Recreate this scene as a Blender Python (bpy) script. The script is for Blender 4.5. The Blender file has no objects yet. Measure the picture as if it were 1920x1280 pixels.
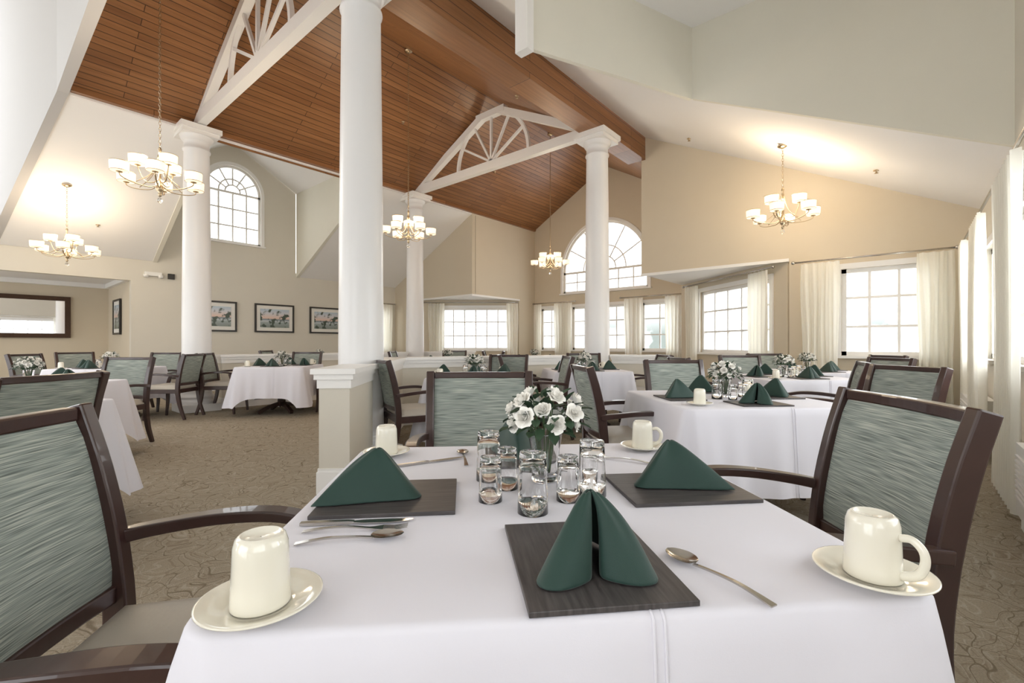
import bpy, bmesh, math, random
from mathutils import Vector, Matrix
random.seed(7)
D=bpy.data; C=bpy.context
TH=math.radians(40.4); CT=math.cos(TH); ST=math.sin(TH)
CAMH=1.10
def S(x,y): return (ST*x+CT*y, -CT*x+ST*y)
def SY(a): return math.radians(a)-(math.pi/2-TH)

# ------------------------------------------------------------ materials
def srgb(r,g,b):
    f=lambda c:(c/255/12.92) if c/255<=0.04045 else ((c/255+0.055)/1.055)**2.4
    return (f(r),f(g),f(b),1)
def newmat(n):
    m=D.materials.new(n); m.use_nodes=True
    nt=m.node_tree; b=nt.nodes['Principled BSDF']
    return m,nt,b
def mat(n,col,rough=.5,metal=0,spec=.5,bump=0,bscale=50,var=0,vscale=3,trans=0,emis=None,estr=0,sheen=0,coat=0):
    m,nt,b=newmat(n)
    b.inputs['Base Color'].default_value=col
    b.inputs['Roughness'].default_value=rough
    b.inputs['Metallic'].default_value=metal
    b.inputs['Specular IOR Level'].default_value=spec
    b.inputs['Transmission Weight'].default_value=trans
    b.inputs['Coat Weight'].default_value=coat
    b.inputs['Sheen Weight'].default_value=sheen
    if emis:
        b.inputs['Emission Color'].default_value=emis; b.inputs['Emission Strength'].default_value=estr
    tc=nt.nodes.new('ShaderNodeTexCoord')
    if var:
        nz=nt.nodes.new('ShaderNodeTexNoise'); nz.inputs['Scale'].default_value=vscale; nz.inputs['Detail'].default_value=4
        nt.links.new(tc.outputs['Object'],nz.inputs['Vector'])
        mx=nt.nodes.new('ShaderNodeMixRGB')
        mx.inputs[1].default_value=tuple(c*(1-var) for c in col[:3])+(1,)
        mx.inputs[2].default_value=tuple(min(1,c*(1+var)) for c in col[:3])+(1,)
        nt.links.new(nz.outputs['Fac'],mx.inputs[0]); nt.links.new(mx.outputs[0],b.inputs['Base Color'])
    if bump:
        n2=nt.nodes.new('ShaderNodeTexNoise'); n2.inputs['Scale'].default_value=bscale; n2.inputs['Detail'].default_value=3
        nt.links.new(tc.outputs['Object'],n2.inputs['Vector'])
        bp=nt.nodes.new('ShaderNodeBump'); bp.inputs['Strength'].default_value=bump; bp.inputs['Distance'].default_value=.01
        nt.links.new(n2.outputs['Fac'],bp.inputs['Height']); nt.links.new(bp.outputs[0],b.inputs['Normal'])
    return m
def wood_planks(n,axis,c1,c2,cm,rowh=.1,bw=1.3):
    m,nt,b=newmat(n); N=nt.nodes; L=nt.links
    tc=N.new('ShaderNodeTexCoord'); sp=N.new('ShaderNodeSeparateXYZ'); L.new(tc.outputs['Object'],sp.inputs[0])
    cb=N.new('ShaderNodeCombineXYZ'); L.new(sp.outputs[0],cb.inputs[0]); L.new(sp.outputs[axis],cb.inputs[1])
    br=N.new('ShaderNodeTexBrick'); L.new(cb.outputs[0],br.inputs['Vector'])
    br.inputs['Scale'].default_value=1; br.inputs['Brick Width'].default_value=bw; br.inputs['Row Height'].default_value=rowh
    br.inputs['Mortar Size'].default_value=.0045; br.inputs['Mortar Smooth'].default_value=.3; br.offset=.37
    br.inputs['Color1'].default_value=c1; br.inputs['Color2'].default_value=c2; br.inputs['Mortar'].default_value=cm
    mp=N.new('ShaderNodeMapping'); mp.inputs['Scale'].default_value=(1.5,26,26); L.new(tc.outputs['Object'],mp.inputs[0])
    nz=N.new('ShaderNodeTexNoise'); nz.inputs['Scale'].default_value=1; nz.inputs['Detail'].default_value=5; L.new(mp.outputs[0],nz.inputs['Vector'])
    mr=N.new('ShaderNodeMapRange'); mr.inputs[1].default_value=.3; mr.inputs[2].default_value=.7; mr.inputs[3].default_value=.82; mr.inputs[4].default_value=1.15; L.new(nz.outputs['Fac'],mr.inputs[0])
    mx=N.new('ShaderNodeMixRGB'); mx.blend_type='MULTIPLY'; mx.inputs[0].default_value=1
    L.new(br.outputs['Color'],mx.inputs[1]); L.new(mr.outputs[0],mx.inputs[2]); L.new(mx.outputs[0],b.inputs['Base Color'])
    b.inputs['Roughness'].default_value=.35
    bp=N.new('ShaderNodeBump'); bp.invert=True; bp.inputs['Strength'].default_value=.5; bp.inputs['Distance'].default_value=.01
    L.new(br.outputs['Fac'],bp.inputs['Height']); L.new(bp.outputs[0],b.inputs['Normal'])
    return m
M={}
M['wall']=mat('wall_paint_tan',srgb(211,199,178),.85,bump=.04,bscale=120,var=.02)
M['wall2']=mat('wall_paint_cream',srgb(216,210,197),.85,bump=.04,bscale=120,var=.02)
M['wall3']=mat('wall_paint_cream_lifted',srgb(230,226,212),.85,bump=.04,bscale=120,var=.02)  # cream paint with its colour lightened to make up for the dim well
M['ceil']=mat('ceiling_paint',srgb(244,242,240),.9,bump=.03,bscale=150)
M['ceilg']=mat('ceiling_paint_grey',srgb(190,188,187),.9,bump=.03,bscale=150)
M['trim']=mat('trim_paint',srgb(240,238,235),.4,var=.01)
M['col']=mat('column_paint',srgb(232,231,231),.3,var=.01)
M['wood']=wood_planks('cedar_planks',1,srgb(158,111,71),srgb(134,91,57),srgb(54,33,20),.088,2.4)
M['woodb']=wood_planks('cedar_planks_beam',2,srgb(156,109,71),srgb(138,95,61),srgb(70,43,26),.153,3.0)
M['dark']=mat('mahogany_wood',srgb(56,36,32),.28,var=.25,vscale=14,coat=.3)
M['cloth']=mat('linen_tablecloth',srgb(224,222,230),.75,bump=.03,bscale=500,sheen=.12)
M['porc']=mat('cream_porcelain',srgb(234,229,214),.12,coat=.6)
M['steel']=mat('stainless_steel',srgb(190,186,180),.18,metal=1)
M['nickel']=mat('brushed_nickel',srgb(196,176,146),.3,metal=1)
M['glass']=mat('clear_glass',(1,1,1,1),.02,trans=1); M['glass'].node_tree.nodes['Principled BSDF'].inputs['IOR'].default_value=1.42
M['petal']=mat('rose_petal',srgb(250,247,240),.6,var=.03,vscale=30,sheen=.2)
M['leaf']=mat('leaf_green',srgb(46,70,48),.5,var=.4,vscale=25)
M['stem']=mat('stem_green',srgb(70,95,55),.6)
M['napkin']=mat('green_napkin_cloth',srgb(15,52,43),.62,bump=.08,bscale=900,var=.08,vscale=20,sheen=.18)
M['seat']=mat('seat_vinyl',srgb(184,176,164),.45,bump=.05,bscale=80)
M['shade']=mat('lamp_shade_fabric',srgb(250,240,220),.8,emis=(1,.82,.60,1),estr=.75)
M['black']=mat('black_frame',srgb(30,26,24),.35)
M['matb']=mat('picture_mat_board',srgb(232,229,222),.9)
M['bronze']=mat('carved_bronze_frame',srgb(70,48,32),.35,metal=.4,bump=1,bscale=60,var=.4,vscale=40)
M['mirror']=mat('mirror_glass',(.9,.9,.9,1),.02,metal=1)
M['red']=mat('red_plastic',srgb(190,40,35),.4)
M['plastic']=mat('white_plastic',srgb(235,233,228),.45)
def fabric():
    m,nt,b=newmat('chair_striated_fabric'); N=nt.nodes; L=nt.links
    tc=N.new('ShaderNodeTexCoord')
    fs=[]
    for sx,sz,sh in ((6,380,0),(14,620,5)):
        mp=N.new('ShaderNodeMapping'); mp.inputs['Scale'].default_value=(sx,0,sz); mp.inputs['Location'].default_value=(sh,sh,sh); L.new(tc.outputs['Object'],mp.inputs[0])
        nz=N.new('ShaderNodeTexNoise'); nz.inputs['Scale'].default_value=1.0; nz.inputs['Detail'].default_value=0; L.new(mp.outputs[0],nz.inputs['Vector']); fs.append(nz.outputs['Fac'])
    ad=N.new('ShaderNodeMath'); ad.operation='ADD'; L.new(fs[0],ad.inputs[0]); L.new(fs[1],ad.inputs[1])
    hf=N.new('ShaderNodeMath'); hf.operation='MULTIPLY'; hf.inputs[1].default_value=.5; L.new(ad.outputs[0],hf.inputs[0])
    cr=N.new('ShaderNodeValToRGB'); L.new(hf.outputs[0],cr.inputs[0])
    e=cr.color_ramp.elements; e[0].position=.28; e[0].color=srgb(90,96,92); e[1].position=.7; e[1].color=srgb(180,183,173)
    x=e.new(.48); x.color=srgb(132,141,135)
    L.new(cr.outputs[0],b.inputs['Base Color']); b.inputs['Roughness'].default_value=.8
    bp=N.new('ShaderNodeBump'); bp.inputs['Strength'].default_value=.3; bp.inputs['Distance'].default_value=.002
    L.new(hf.outputs[0],bp.inputs['Height']); L.new(bp.outputs[0],b.inputs['Normal'])
    return m
M['fabric']=fabric()
def carpet():
    m,nt,b=newmat('patterned_carpet'); N=nt.nodes; L=nt.links
    tc=N.new('ShaderNodeTexCoord')
    dn=N.new('ShaderNodeTexNoise'); dn.inputs['Scale'].default_value=4; dn.inputs['Detail'].default_value=1; L.new(tc.outputs['Object'],dn.inputs['Vector'])
    ad=N.new('ShaderNodeVectorMath'); ad.operation='MULTIPLY_ADD'; L.new(dn.outputs['Color'],ad.inputs[0]); ad.inputs[1].default_value=(.35,.35,0); L.new(tc.outputs['Object'],ad.inputs[2])
    prev=None
    base=N.new('ShaderNodeRGB'); base.outputs[0].default_value=srgb(156,145,128); prev=base.outputs[0]
    for sc,wd,col in ((10.0,.04,srgb(141,129,112)),(14.0,.04,srgb(168,158,142)),(8.0,.022,srgb(124,112,95))):
        v=N.new('ShaderNodeTexVoronoi'); v.feature='DISTANCE_TO_EDGE'; v.inputs['Scale'].default_value=sc; L.new(ad.outputs[0],v.inputs['Vector'])
        mr=N.new('ShaderNodeMapRange'); mr.inputs[1].default_value=wd*.4; mr.inputs[2].default_value=wd; L.new(v.outputs['Distance'],mr.inputs[0])
        mx=N.new('ShaderNodeMixRGB'); mx.inputs[1].default_value=col; L.new(mr.outputs[0],mx.inputs[0]); L.new(prev,mx.inputs[2]); prev=mx.outputs[0]
    wv=N.new('ShaderNodeTexNoise'); wv.inputs['Scale'].default_value=170; L.new(tc.outputs['Object'],wv.inputs['Vector'])
    mr=N.new('ShaderNodeMapRange'); mr.inputs[3].default_value=.6; mr.inputs[4].default_value=1.35; L.new(wv.outputs['Fac'],mr.inputs[0])
    m3=N.new('ShaderNodeMixRGB'); m3.blend_type='MULTIPLY'; m3.inputs[0].default_value=1; L.new(prev,m3.inputs[1]); L.new(mr.outputs[0],m3.inputs[2])
    L.new(m3.outputs[0],b.inputs['Base Color']); b.inputs['Roughness'].default_value=.95; b.inputs['Specular IOR Level'].default_value=.1
    bp=N.new('ShaderNodeBump'); bp.inputs['Strength'].default_value=.4; bp.inputs['Distance'].default_value=.005
    L.new(wv.outputs['Fac'],bp.inputs['Height']); L.new(bp.outputs[0],b.inputs['Normal'])
    return m
M['carpet']=carpet()
def slate():
    m,nt,b=newmat('charcoal_woodgrain_board'); N=nt.nodes; L=nt.links
    tc=N.new('ShaderNodeTexCoord'); mp=N.new('ShaderNodeMapping'); mp.inputs['Scale'].default_value=(12,160,20); L.new(tc.outputs['Object'],mp.inputs[0])
    nz=N.new('ShaderNodeTexNoise'); nz.inputs['Scale'].default_value=1; nz.inputs['Detail'].default_value=4; L.new(mp.outputs[0],nz.inputs['Vector'])
    cr=N.new('ShaderNodeValToRGB'); L.new(nz.outputs['Fac'],cr.inputs[0]); e=cr.color_ramp.elements
    e[0].position=.3; e[0].color=srgb(56,52,52); e[1].position=.7; e[1].color=srgb(84,79,78)
    L.new(cr.outputs[0],b.inputs['Base Color']); b.inputs['Roughness'].default_value=.45
    return m
M['slate']=slate()
def curtain_m():
    m,nt,b=newmat('sheer_curtain_cloth'); N=nt.nodes; L=nt.links
    b.inputs['Base Color'].default_value=srgb(254,252,244); b.inputs['Roughness'].default_value=.9
    tr=N.new('ShaderNodeBsdfTranslucent'); tr.inputs[0].default_value=srgb(255,253,245)
    mx=N.new('ShaderNodeMixShader'); mx.inputs[0].default_value=.45
    L.new(b.outputs[0],mx.inputs[1]); L.new(tr.outputs[0],mx.inputs[2]); L.new(mx.outputs[0],N['Material Output'].inputs[0])
    return m
M['curtain']=curtain_m()
def pane_m():
    m,nt,b=newmat('window_pane_glass'); N=nt.nodes; L=nt.links
    tr=N.new('ShaderNodeBsdfTransparent'); tr.inputs[0].default_value=(.97,.98,.98,1)
    gl=N.new('ShaderNodeBsdfGlossy'); gl.inputs['Roughness'].default_value=.03
    mx=N.new('ShaderNodeMixShader'); mx.inputs[0].default_value=.05
    L.new(tr.outputs[0],mx.inputs[1]); L.new(gl.outputs[0],mx.inputs[2]); L.new(mx.outputs[0],N['Material Output'].inputs[0])
    return m
M['pane']=pane_m()
def art_m():
    m,nt,b=newmat('landscape_print'); N=nt.nodes; L=nt.links
    tc=N.new('ShaderNodeTexCoord'); sp=N.new('ShaderNodeSeparateXYZ'); L.new(tc.outputs['Object'],sp.inputs[0])
    mr=N.new('ShaderNodeMapRange'); mr.inputs[1].default_value=-.25; mr.inputs[2].default_value=.25; L.new(sp.outputs[2],mr.inputs[0])
    cr=N.new('ShaderNodeValToRGB'); L.new(mr.outputs[0],cr.inputs[0]); e=cr.color_ramp.elements
    e[0].position=0; e[0].color=srgb(120,130,120); e[1].position=1; e[1].color=srgb(170,190,205)
    for p,c in ((.28,srgb(150,160,160)),(.36,srgb(190,196,200)),(.44,srgb(110,125,135)),(.5,srgb(225,195,180)),(.75,srgb(205,205,210))):
        x=e.new(p); x.color=c
    nz=N.new('ShaderNodeTexNoise'); nz.inputs['Scale'].default_value=7; nz.inputs['Detail'].default_value=6; L.new(tc.outputs['Object'],nz.inputs['Vector'])
    tr=N.new('ShaderNodeMapRange'); tr.inputs[1].default_value=.52; tr.inputs[2].default_value=.58; L.new(nz.outputs['Fac'],tr.inputs[0])
    mx=N.new('ShaderNodeMixRGB'); L.new(tr.outputs[0],mx.inputs[0]); L.new(cr.outputs[0],mx.inputs[1]); mx.inputs[2].default_value=srgb(60,74,62)
    L.new(mx.outputs[0],b.inputs['Base Color']); b.inputs['Roughness'].default_value=.3
    return m
M['art']=art_m()

# ------------------------------------------------------------ mesh builder
def cr_path(pts,n=6):
    pts=[Vector(p) for p in pts]; out=[]
    P=[pts[0]*2-pts[1]]+pts+[pts[-1]*2-pts[-2]]
    for i in range(1,len(P)-2):
        for k in range(n):
            t=k/n; a,b,c,d=P[i-1],P[i],P[i+1],P[i+2]
            out.append(.5*((2*b)+(c-a)*t+(2*a-5*b+4*c-d)*t*t+(3*b-a-3*c+d)*t**3))
    out.append(pts[-1]); return out
class MB:
    def __init__(s): s.v=[];s.f=[];s.m=[];s.sm=[];s.mats=[]
    def mi(s,k):
        mt=M[k] if isinstance(k,str) else k
        if mt not in s.mats: s.mats.append(mt)
        return s.mats.index(mt)
    def add(s,vs,fs,k,smooth=False):
        o=len(s.v); s.v+= [Vector(v) for v in vs]; i=s.mi(k)
        for f in fs: s.f.append([o+q for q in f]); s.m.append(i); s.sm.append(smooth)
    def box(s,c,d,k,mx=None):
        c=Vector(c); vs=[]
        for z in(-1,1):
            for x,y in((-1,-1),(1,-1),(1,1),(-1,1)):
                p=Vector((x*d[0]/2,y*d[1]/2,z*d[2]/2))
                if mx: p=mx@p
                vs.append(c+p)
        s.add(vs,[(3,2,1,0),(4,5,6,7),(0,1,5,4),(1,2,6,5),(2,3,7,6),(3,0,4,7)],k)
    def bar(s,a,b,w,h,k,ref=(0,0,1)):
        s.sweep([a,b],[(w,h)]*2,k,ref=ref,n=4)
    def sweep(s,path,sz,k,ref=(0,0,1),n=4,smooth=None,closed=False):
        path=[Vector(p) for p in path]; ref=Vector(ref); N=len(path)
        if not isinstance(sz,list): sz=[sz]*N
        if len(sz)!=N:
            ns=[]
            for i in range(N):
                f=i/(N-1)*(len(sz)-1); q=min(int(f),len(sz)-2); t=f-q
                ns.append((sz[q][0]*(1-t)+sz[q+1][0]*t, sz[q][1]*(1-t)+sz[q+1][1]*t))
            sz=ns
        vs=[];fs=[]
        for i,p in enumerate(path):
            if closed: t=path[(i+1)%N]-path[i-1]
            else: t=path[min(i+1,N-1)]-path[max(i-1,0)]
            t.normalize(); sd=t.cross(ref)
            if sd.length<1e-4: sd=t.cross(Vector((1,0.01,0)))
            sd.normalize(); up=sd.cross(t)
            w,h=sz[i]
            for j in range(n):
                if n==4:
                    a,b=((-1,-1),(1,-1),(1,1),(-1,1))[j]
                else:
                    an=2*math.pi*j/n; a,b=math.cos(an),math.sin(an)
                vs.append(p+sd*a*w/2+up*b*h/2)
        R=N if closed else N-1
        for i in range(R):
            for j in range(n):
                a=i*n+j;b=i*n+(j+1)%n;c=((i+1)%N)*n+(j+1)%n;d=((i+1)%N)*n+j
                fs.append((a,b,c,d))
        if not closed:
            fs.append(tuple(reversed(range(n)))); fs.append(tuple((N-1)*n+j for j in range(n)))
        s.add(vs,fs,k,(n>4) if smooth is None else smooth)
    def lathe(s,prof,k,c=(0,0,0),seg=32,smooth=True,mx=None,closed=False):
        c=Vector(c); vs=[];fs=[]; n=len(prof)
        for r,z in prof:
            for j in range(seg):
                a=2*math.pi*j/seg; p=Vector((r*math.cos(a),r*math.sin(a),z))
                if mx: p=mx@p
                vs.append(c+p)
        for i in range(n if closed else n-1):
            for j in range(seg):
                i2=(i+1)%n
                fs.append((i*seg+j,i*seg+(j+1)%seg,i2*seg+(j+1)%seg,i2*seg+j))
        s.add(vs,fs,k,smooth)
    def grid(s,fn,nu,nv,k,smooth=True):
        vs=[fn(i/nu,j/nv) for j in range(nv+1) for i in range(nu+1)]
        fs=[(j*(nu+1)+i,j*(nu+1)+i+1,(j+1)*(nu+1)+i+1,(j+1)*(nu+1)+i) for j in range(nv) for i in range(nu)]
        s.add(vs,fs,k,smooth)
    def sphere(s,c,r,k,seg=12):
        s.lathe([(max(r*math.sin(math.pi*i/8),1e-5),-r*math.cos(math.pi*i/8)) for i in range(9)],k,c,seg)
    def mesh(s,name,fix=True,weld=True):
        me=D.meshes.new(name); me.from_pydata(s.v,[],s.f); 
        for mt in s.mats: me.materials.append(mt)
        for i,p in enumerate(me.polygons): p.material_index=s.m[i]; p.use_smooth=s.sm[i]
        bm=bmesh.new(); bm.from_mesh(me)
        if weld: bmesh.ops.remove_doubles(bm,verts=bm.verts,dist=1e-6)
        if fix: bmesh.ops.recalc_face_normals(bm,faces=bm.faces)
        bm.to_mesh(me); bm.free(); return me
    def obj(s,name,loc=(0,0,0),rz=0,**kw):
        return place(s.mesh(name,**kw),name,loc,rz)
def place(me,name,loc=(0,0,0),rz=0,scale=None,parent=None):
    o=D.objects.new(name,me); C.collection.objects.link(o); o.location=loc; o.rotation_euler=(0,0,rz)
    if scale: o.scale=scale
    if parent: o.parent=parent
    return o
def bake(me,mods):
    o=D.objects.new('tmp',me); C.collection.objects.link(o)
    for t,kw in mods:
        m=o.modifiers.new(t,t)
        for a,b in kw.items(): setattr(m,a,b)
    dg=C.evaluated_depsgraph_get(); dg.update()
    r=D.meshes.new_from_object(o.evaluated_get(dg)); D.objects.remove(o); return r

# ------------------------------------------------------------ room shell
def poly_wall(name,p0,p1,outline,holes,t,side,k):
    """vertical wall along p0->p1; outline/holes in (distance, height); inner face on the line, thickness to side"""
    cu=D.curves.new('c','CURVE'); cu.dimensions='2D'; cu.fill_mode='BOTH'
    for pl in [outline]+holes:
        sp=cu.splines.new('POLY'); sp.points.add(len(pl)-1); sp.use_cyclic_u=True
        for i,(a,b) in enumerate(pl): sp.points[i].co=(a,b,0,1)
    o=D.objects.new('tmpc',cu); C.collection.objects.link(o)
    dg=C.evaluated_depsgraph_get(); dg.update()
    m0=D.meshes.new_from_object(o.evaluated_get(dg)); D.objects.remove(o)
    vs=[(v.co.x,0,v.co.y) for v in m0.vertices]; fs=[tuple(p.vertices) for p in m0.polygons]
    me=D.meshes.new(name); me.from_pydata(vs,[],fs); me.materials.append(M[k])
    bm=bmesh.new(); bm.from_mesh(me); bmesh.ops.remove_doubles(bm,verts=bm.verts,dist=1e-5)
    r=bmesh.ops.extrude_face_region(bm,geom=bm.faces[:]+bm.edges[:]+bm.verts[:],use_keep_orig=True)
    for e in r['geom']:
        if isinstance(e,bmesh.types.BMVert): e.co.y+=side*t
    bmesh.ops.recalc_face_normals(bm,faces=bm.faces); bm.to_mesh(me); bm.free()
    a=math.atan2(p1[1]-p0[1],p1[0]-p0[0])
    return place(me,name,(p0[0],p0[1],0),a)
def rect(a,b,c,d): return [(a,b),(c,b),(c,d),(a,d)]
def slab(name,pts,t,k):
    n=len(pts); b=MB()
    vs=[Vector(p) for p in pts]+[Vector(p)+Vector((0,0,t)) for p in pts]
    b.add(vs,[tuple(range(n)),tuple(reversed(range(n,2*n)))]+[(i,(i+1)%n,n+(i+1)%n,n+i) for i in range(n)],k)
    return b.obj(name)
win_n=[0]
def window(p0,p1,s0,s1,z0,z1,nx,nz,side,arch=False,t=.15,fw=.06):
    """framed window with muntins set in wall thickness"""
    win_n[0]+=1
    b=MB(); y=side*t*.55; w=s1-s0
    zt=z1
    for (c,d) in (((s0+fw/2,y,(z0+zt)/2),(fw,.08,zt-z0)),((s1-fw/2,y,(z0+zt)/2),(fw,.08,zt-z0)),((s0+w/2,y,z0+fw/2),(w,.08,fw)),((s0+w/2,y,zt-fw/2),(w,.08,fw))):
        b.box(c,d,'trim')
    for i in range(1,nx): b.box((s0+w*i/nx,y,(z0+zt)/2),(.034,.035,zt-z0),'trim')
    for i in range(1,nz): b.box((s0+w/2,y,z0+(zt-z0)*i/nz),(w,.032,.034),'trim')
    # casing
    cs=-side*.012
    for (c,d) in (((s0-.04,cs,(z0+zt)/2),(.08,.024,zt-z0)),((s1+.04,cs,(z0+zt)/2),(.08,.024,zt-z0)),((s0+w/2,-side*.03,z0-.02),(w+.2,.08,.04))):
        b.box(c,d,'trim')
    if not arch: b.box((s0+w/2,cs,zt+.04),(w+.16,.024,.08),'trim')
    b.box((s0+w/2,y+side*.03,(z0+zt)/2),(w-.02,.004,zt-z0-.02),'pane')
    if arch:
        r=w/2; cx=s0+r
        def arc(rad,n=28,a0=0,a1=math.pi): return [Vector((cx+rad*math.cos(a0+(a1-a0)*i/n),y,zt+rad*math.sin(a0+(a1-a0)*i/n))) for i in range(n+1)]
        for rad,wd,dp in ((r-fw/2,fw,.08),(r*.5,.034,.035),(r*.27,.034,.035)):
            pts=arc(rad); vs=[];fs=[]
            for i,p in enumerate(pts):
                a=math.pi*i/28; dr=Vector((math.cos(a),0,math.sin(a)))
                for e,g in((-1,-1),(1,-1),(1,1),(-1,1)): vs.append(p+dr*e*wd/2+Vector((0,g*dp/2,0)))
            for i in range(28):
                for j in range(4): fs.append((i*4+j,i*4+(j+1)%4,(i+1)*4+(j+1)%4,(i+1)*4+j))
            b.add(vs,fs,'trim')
        for a in range(1,6):
            an=math.pi*a/6; dr=Vector((math.cos(an),0,math.sin(an)))
            b.bar(Vector((cx,y,zt))+dr*r*.27,Vector((cx,y,zt))+dr*(r-.03),.034,.032,'trim',ref=(0,1,0))
        vs=[];fs=[]
        for i in range(29):
            a=math.pi*i/28; dr=Vector((math.cos(a),0,math.sin(a)))
            for rr,yy in ((r,0),(r+.08,0),(r+.08,-side*.024),(r,-side*.024)): vs.append(Vector((cx,yy,zt))+dr*rr)
        for i in range(28):
            for j in range(4): fs.append((i*4+j,i*4+(j+1)%4,(i+1)*4+(j+1)%4,(i+1)*4+j))
        b.add(vs,fs,'trim')
        pts=arc(r-.01); b.add([Vector((cx,y+side*.03,zt))]+[p+Vector((0,side*.03,0)) for p in pts],[(0,i,i+1) for i in range(1,29)],'pane')
    a=math.atan2(p1[1]-p0[1],p1[0]-p0[0])
    return b.obj('window_%d'%win_n[0],(p0[0],p0[1],0),a,fix=True)
def archpoly(s0,s1,z0,z1,n=24):
    r=(s1-s0)/2; cx=(s0+s1)/2
    return [(s0,z0),(s1,z0)]+[(cx+r*math.cos(math.pi*i/n),z1+r*math.sin(math.pi*i/n)) for i in range(n+1)]

VR=-.72
slab('floor',[(-3.5,VR-.2,0-.1),(13,VR-.2,-.1),(13,16,-.1),(-3.5,16,-.1)],.1,'carpet')
# right wall (window wall) line from u=-3.5 to 8.65
pr0,pr1=(-3.5,VR),(8.65,VR)
rw=[(-1.6,.2),(.9,2.7),(3.2,4.35),(5.25,6.25),(7.0,7.85)]
poly_wall('wall_right',pr0,pr1,rect(0,0,12.15,5.2),[rect(a+3.5,.93,b+3.5,2.22) for a,b in rw],.15,-1,'wall2')
for a,b_ in rw: window(pr0,pr1,a+3.5,b_+3.5,.93,2.22,3 if b_-a<1.3 else 4,3,-1)
# end wall right bay u=8.5
pe0,pe1=(8.5,VR),(8.5,3.93)
poly_wall('wall_end_right',pe0,pe1,[(0,0),(2.15,0),(2.15,2.46),(4.65,2.46),(4.65,5.3),(0,3.0)],[rect(.47,.93,1.47,2.22)],.15,-1,'wall')
window(pe0,pe1,.47,1.47,.93,2.22,3,3,-1)
pd0,pd1=(8.5,1.43),(10.6,3.93)
poly_wall('wall_bay_right',pd0,pd1,rect(.03,0,3.265,2.48),[rect(.42,.93,2.5,2.2)],.15,-1,'wall')
window(pd0,pd1,.42,2.5,.93,2.2,5,3,-1)
slab('ceiling_soffit_right',[(8.512,1.42,2.45),(8.512,3.92,2.45),(10.75,3.92,2.45)],.06,'ceil')
b=MB(); b.box((8.492,2.68,2.44),(.03,2.5,.05),'trim'); b.obj('trim_4')
poly_wall('wall_return_right',(8.67,3.93),(11.7,3.93),[(0,2.46),(1.93,2.46),(1.93,0),(3.03,0),(3.03,5.3),(0,5.3)],[],.12,-1,'wall')
# far gable wall u=11.7
pf0,pf1=(11.7,3.8),(11.7,9.12)
fw_=[(4.45,5.4),(5.75,6.6),(6.8,7.6),(8.05,8.75)]
poly_wall('wall_end_gable',pf0,pf1,[(0,0),(5.32,0),(5.32,4.75),(2.7,6.35),(0,4.75)],[archpoly(1.42,4.12,2.62,3.25)]+[rect(a-3.8,.93,b-3.8,2.2) for a,b in fw_],.15,-1,'wall')
window(pf0,pf1,1.42,4.12,2.62,3.25,6,2,-1,arch=True)
for a,b_ in fw_: window(pf0,pf1,a-3.8,b_-3.8,.93,2.2,2,3,-1)
# left far box
poly_wall('wall_return_left',(9.04,9.0),(11.7,9.0),[(0,2.46),(1.86,2.46),(1.86,0),(2.66,0),(2.66,4.8),(0,4.8)],[],.12,1,'wall')
poly_wall('wall_end_left',(8.9,9.0),(8.9,12.5),[(0,2.46),(2.5,2.46),(2.5,0),(3.5,0),(3.5,2.95),(0,4.7)],[],.12,-1,'wall')
pl0,pl1=(10.9,9.0),(8.9,11.5)
poly_wall('wall_bay_left',pl0,pl1,rect(.03,0,3.17,2.48),[rect(.3,.93,2.35,2.2)],.15,-1,'wall')
window(pl0,pl1,.3,2.35,.93,2.2,6,3,-1)
slab('ceiling_soffit_left',[(8.912,9.012,2.45),(11.05,9.012,2.45),(8.912,11.55,2.45)],.06,'ceil')
b=MB(); b.box((9.9,8.992,2.44),(2.04,.03,.05),'trim'); b.box((8.892,10.26,2.44),(.03,2.5,.05),'trim'); b.obj('trim_5')
# left wall v=12.5
pw0,pw1=(-3.5,12.5),(8.9,12.5)
o=3.5
poly_wall('wall_left',pw0,pw1,[(0,2.45),(2.25+o,2.45),(2.25+o,0),(8.9+o,0),(8.9+o,3.0),(5.73+o,3.0),(5.73+o,5.15),(4.22+o,6.03),(2.7+o,5.15),(2.7+o,3.0),(0,3.0)],
   [archpoly(3.6+o,4.84+o,3.57,4.82),rect(7.75+o,.93,8.65+o,2.2)],.15,1,'wall2')
window(pw0,pw1,3.6+o,4.84+o,3.57,4.82,4,3,1,arch=True,fw=.05)
window(pw0,pw1,7.75+o,8.65+o,.93,2.2,3,3,1)
# alcove
poly_wall('wall_alcove_back',(-3.5,14.9),(2.4,14.9),rect(0,0,5.9,2.6),[],.1,1,'wall')
poly_wall('wall_alcove_side',(2.25,12.66),(2.25,14.9),rect(0,0,2.24,2.6),[],.1,-1,'wall')
slab('ceiling_alcove',[(-3.5,12.66,2.55),(2.3,12.66,2.55),(2.3,15,2.55),(-3.5,15,2.55)],.06,'ceil')
b=MB(); b.box((-.6,14.86,2.5),(5.7,.08,.1),'trim'); b.box((2.21,13.75,2.5),(.08,2.1,.1),'trim'); b.obj('trim_1')
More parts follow.
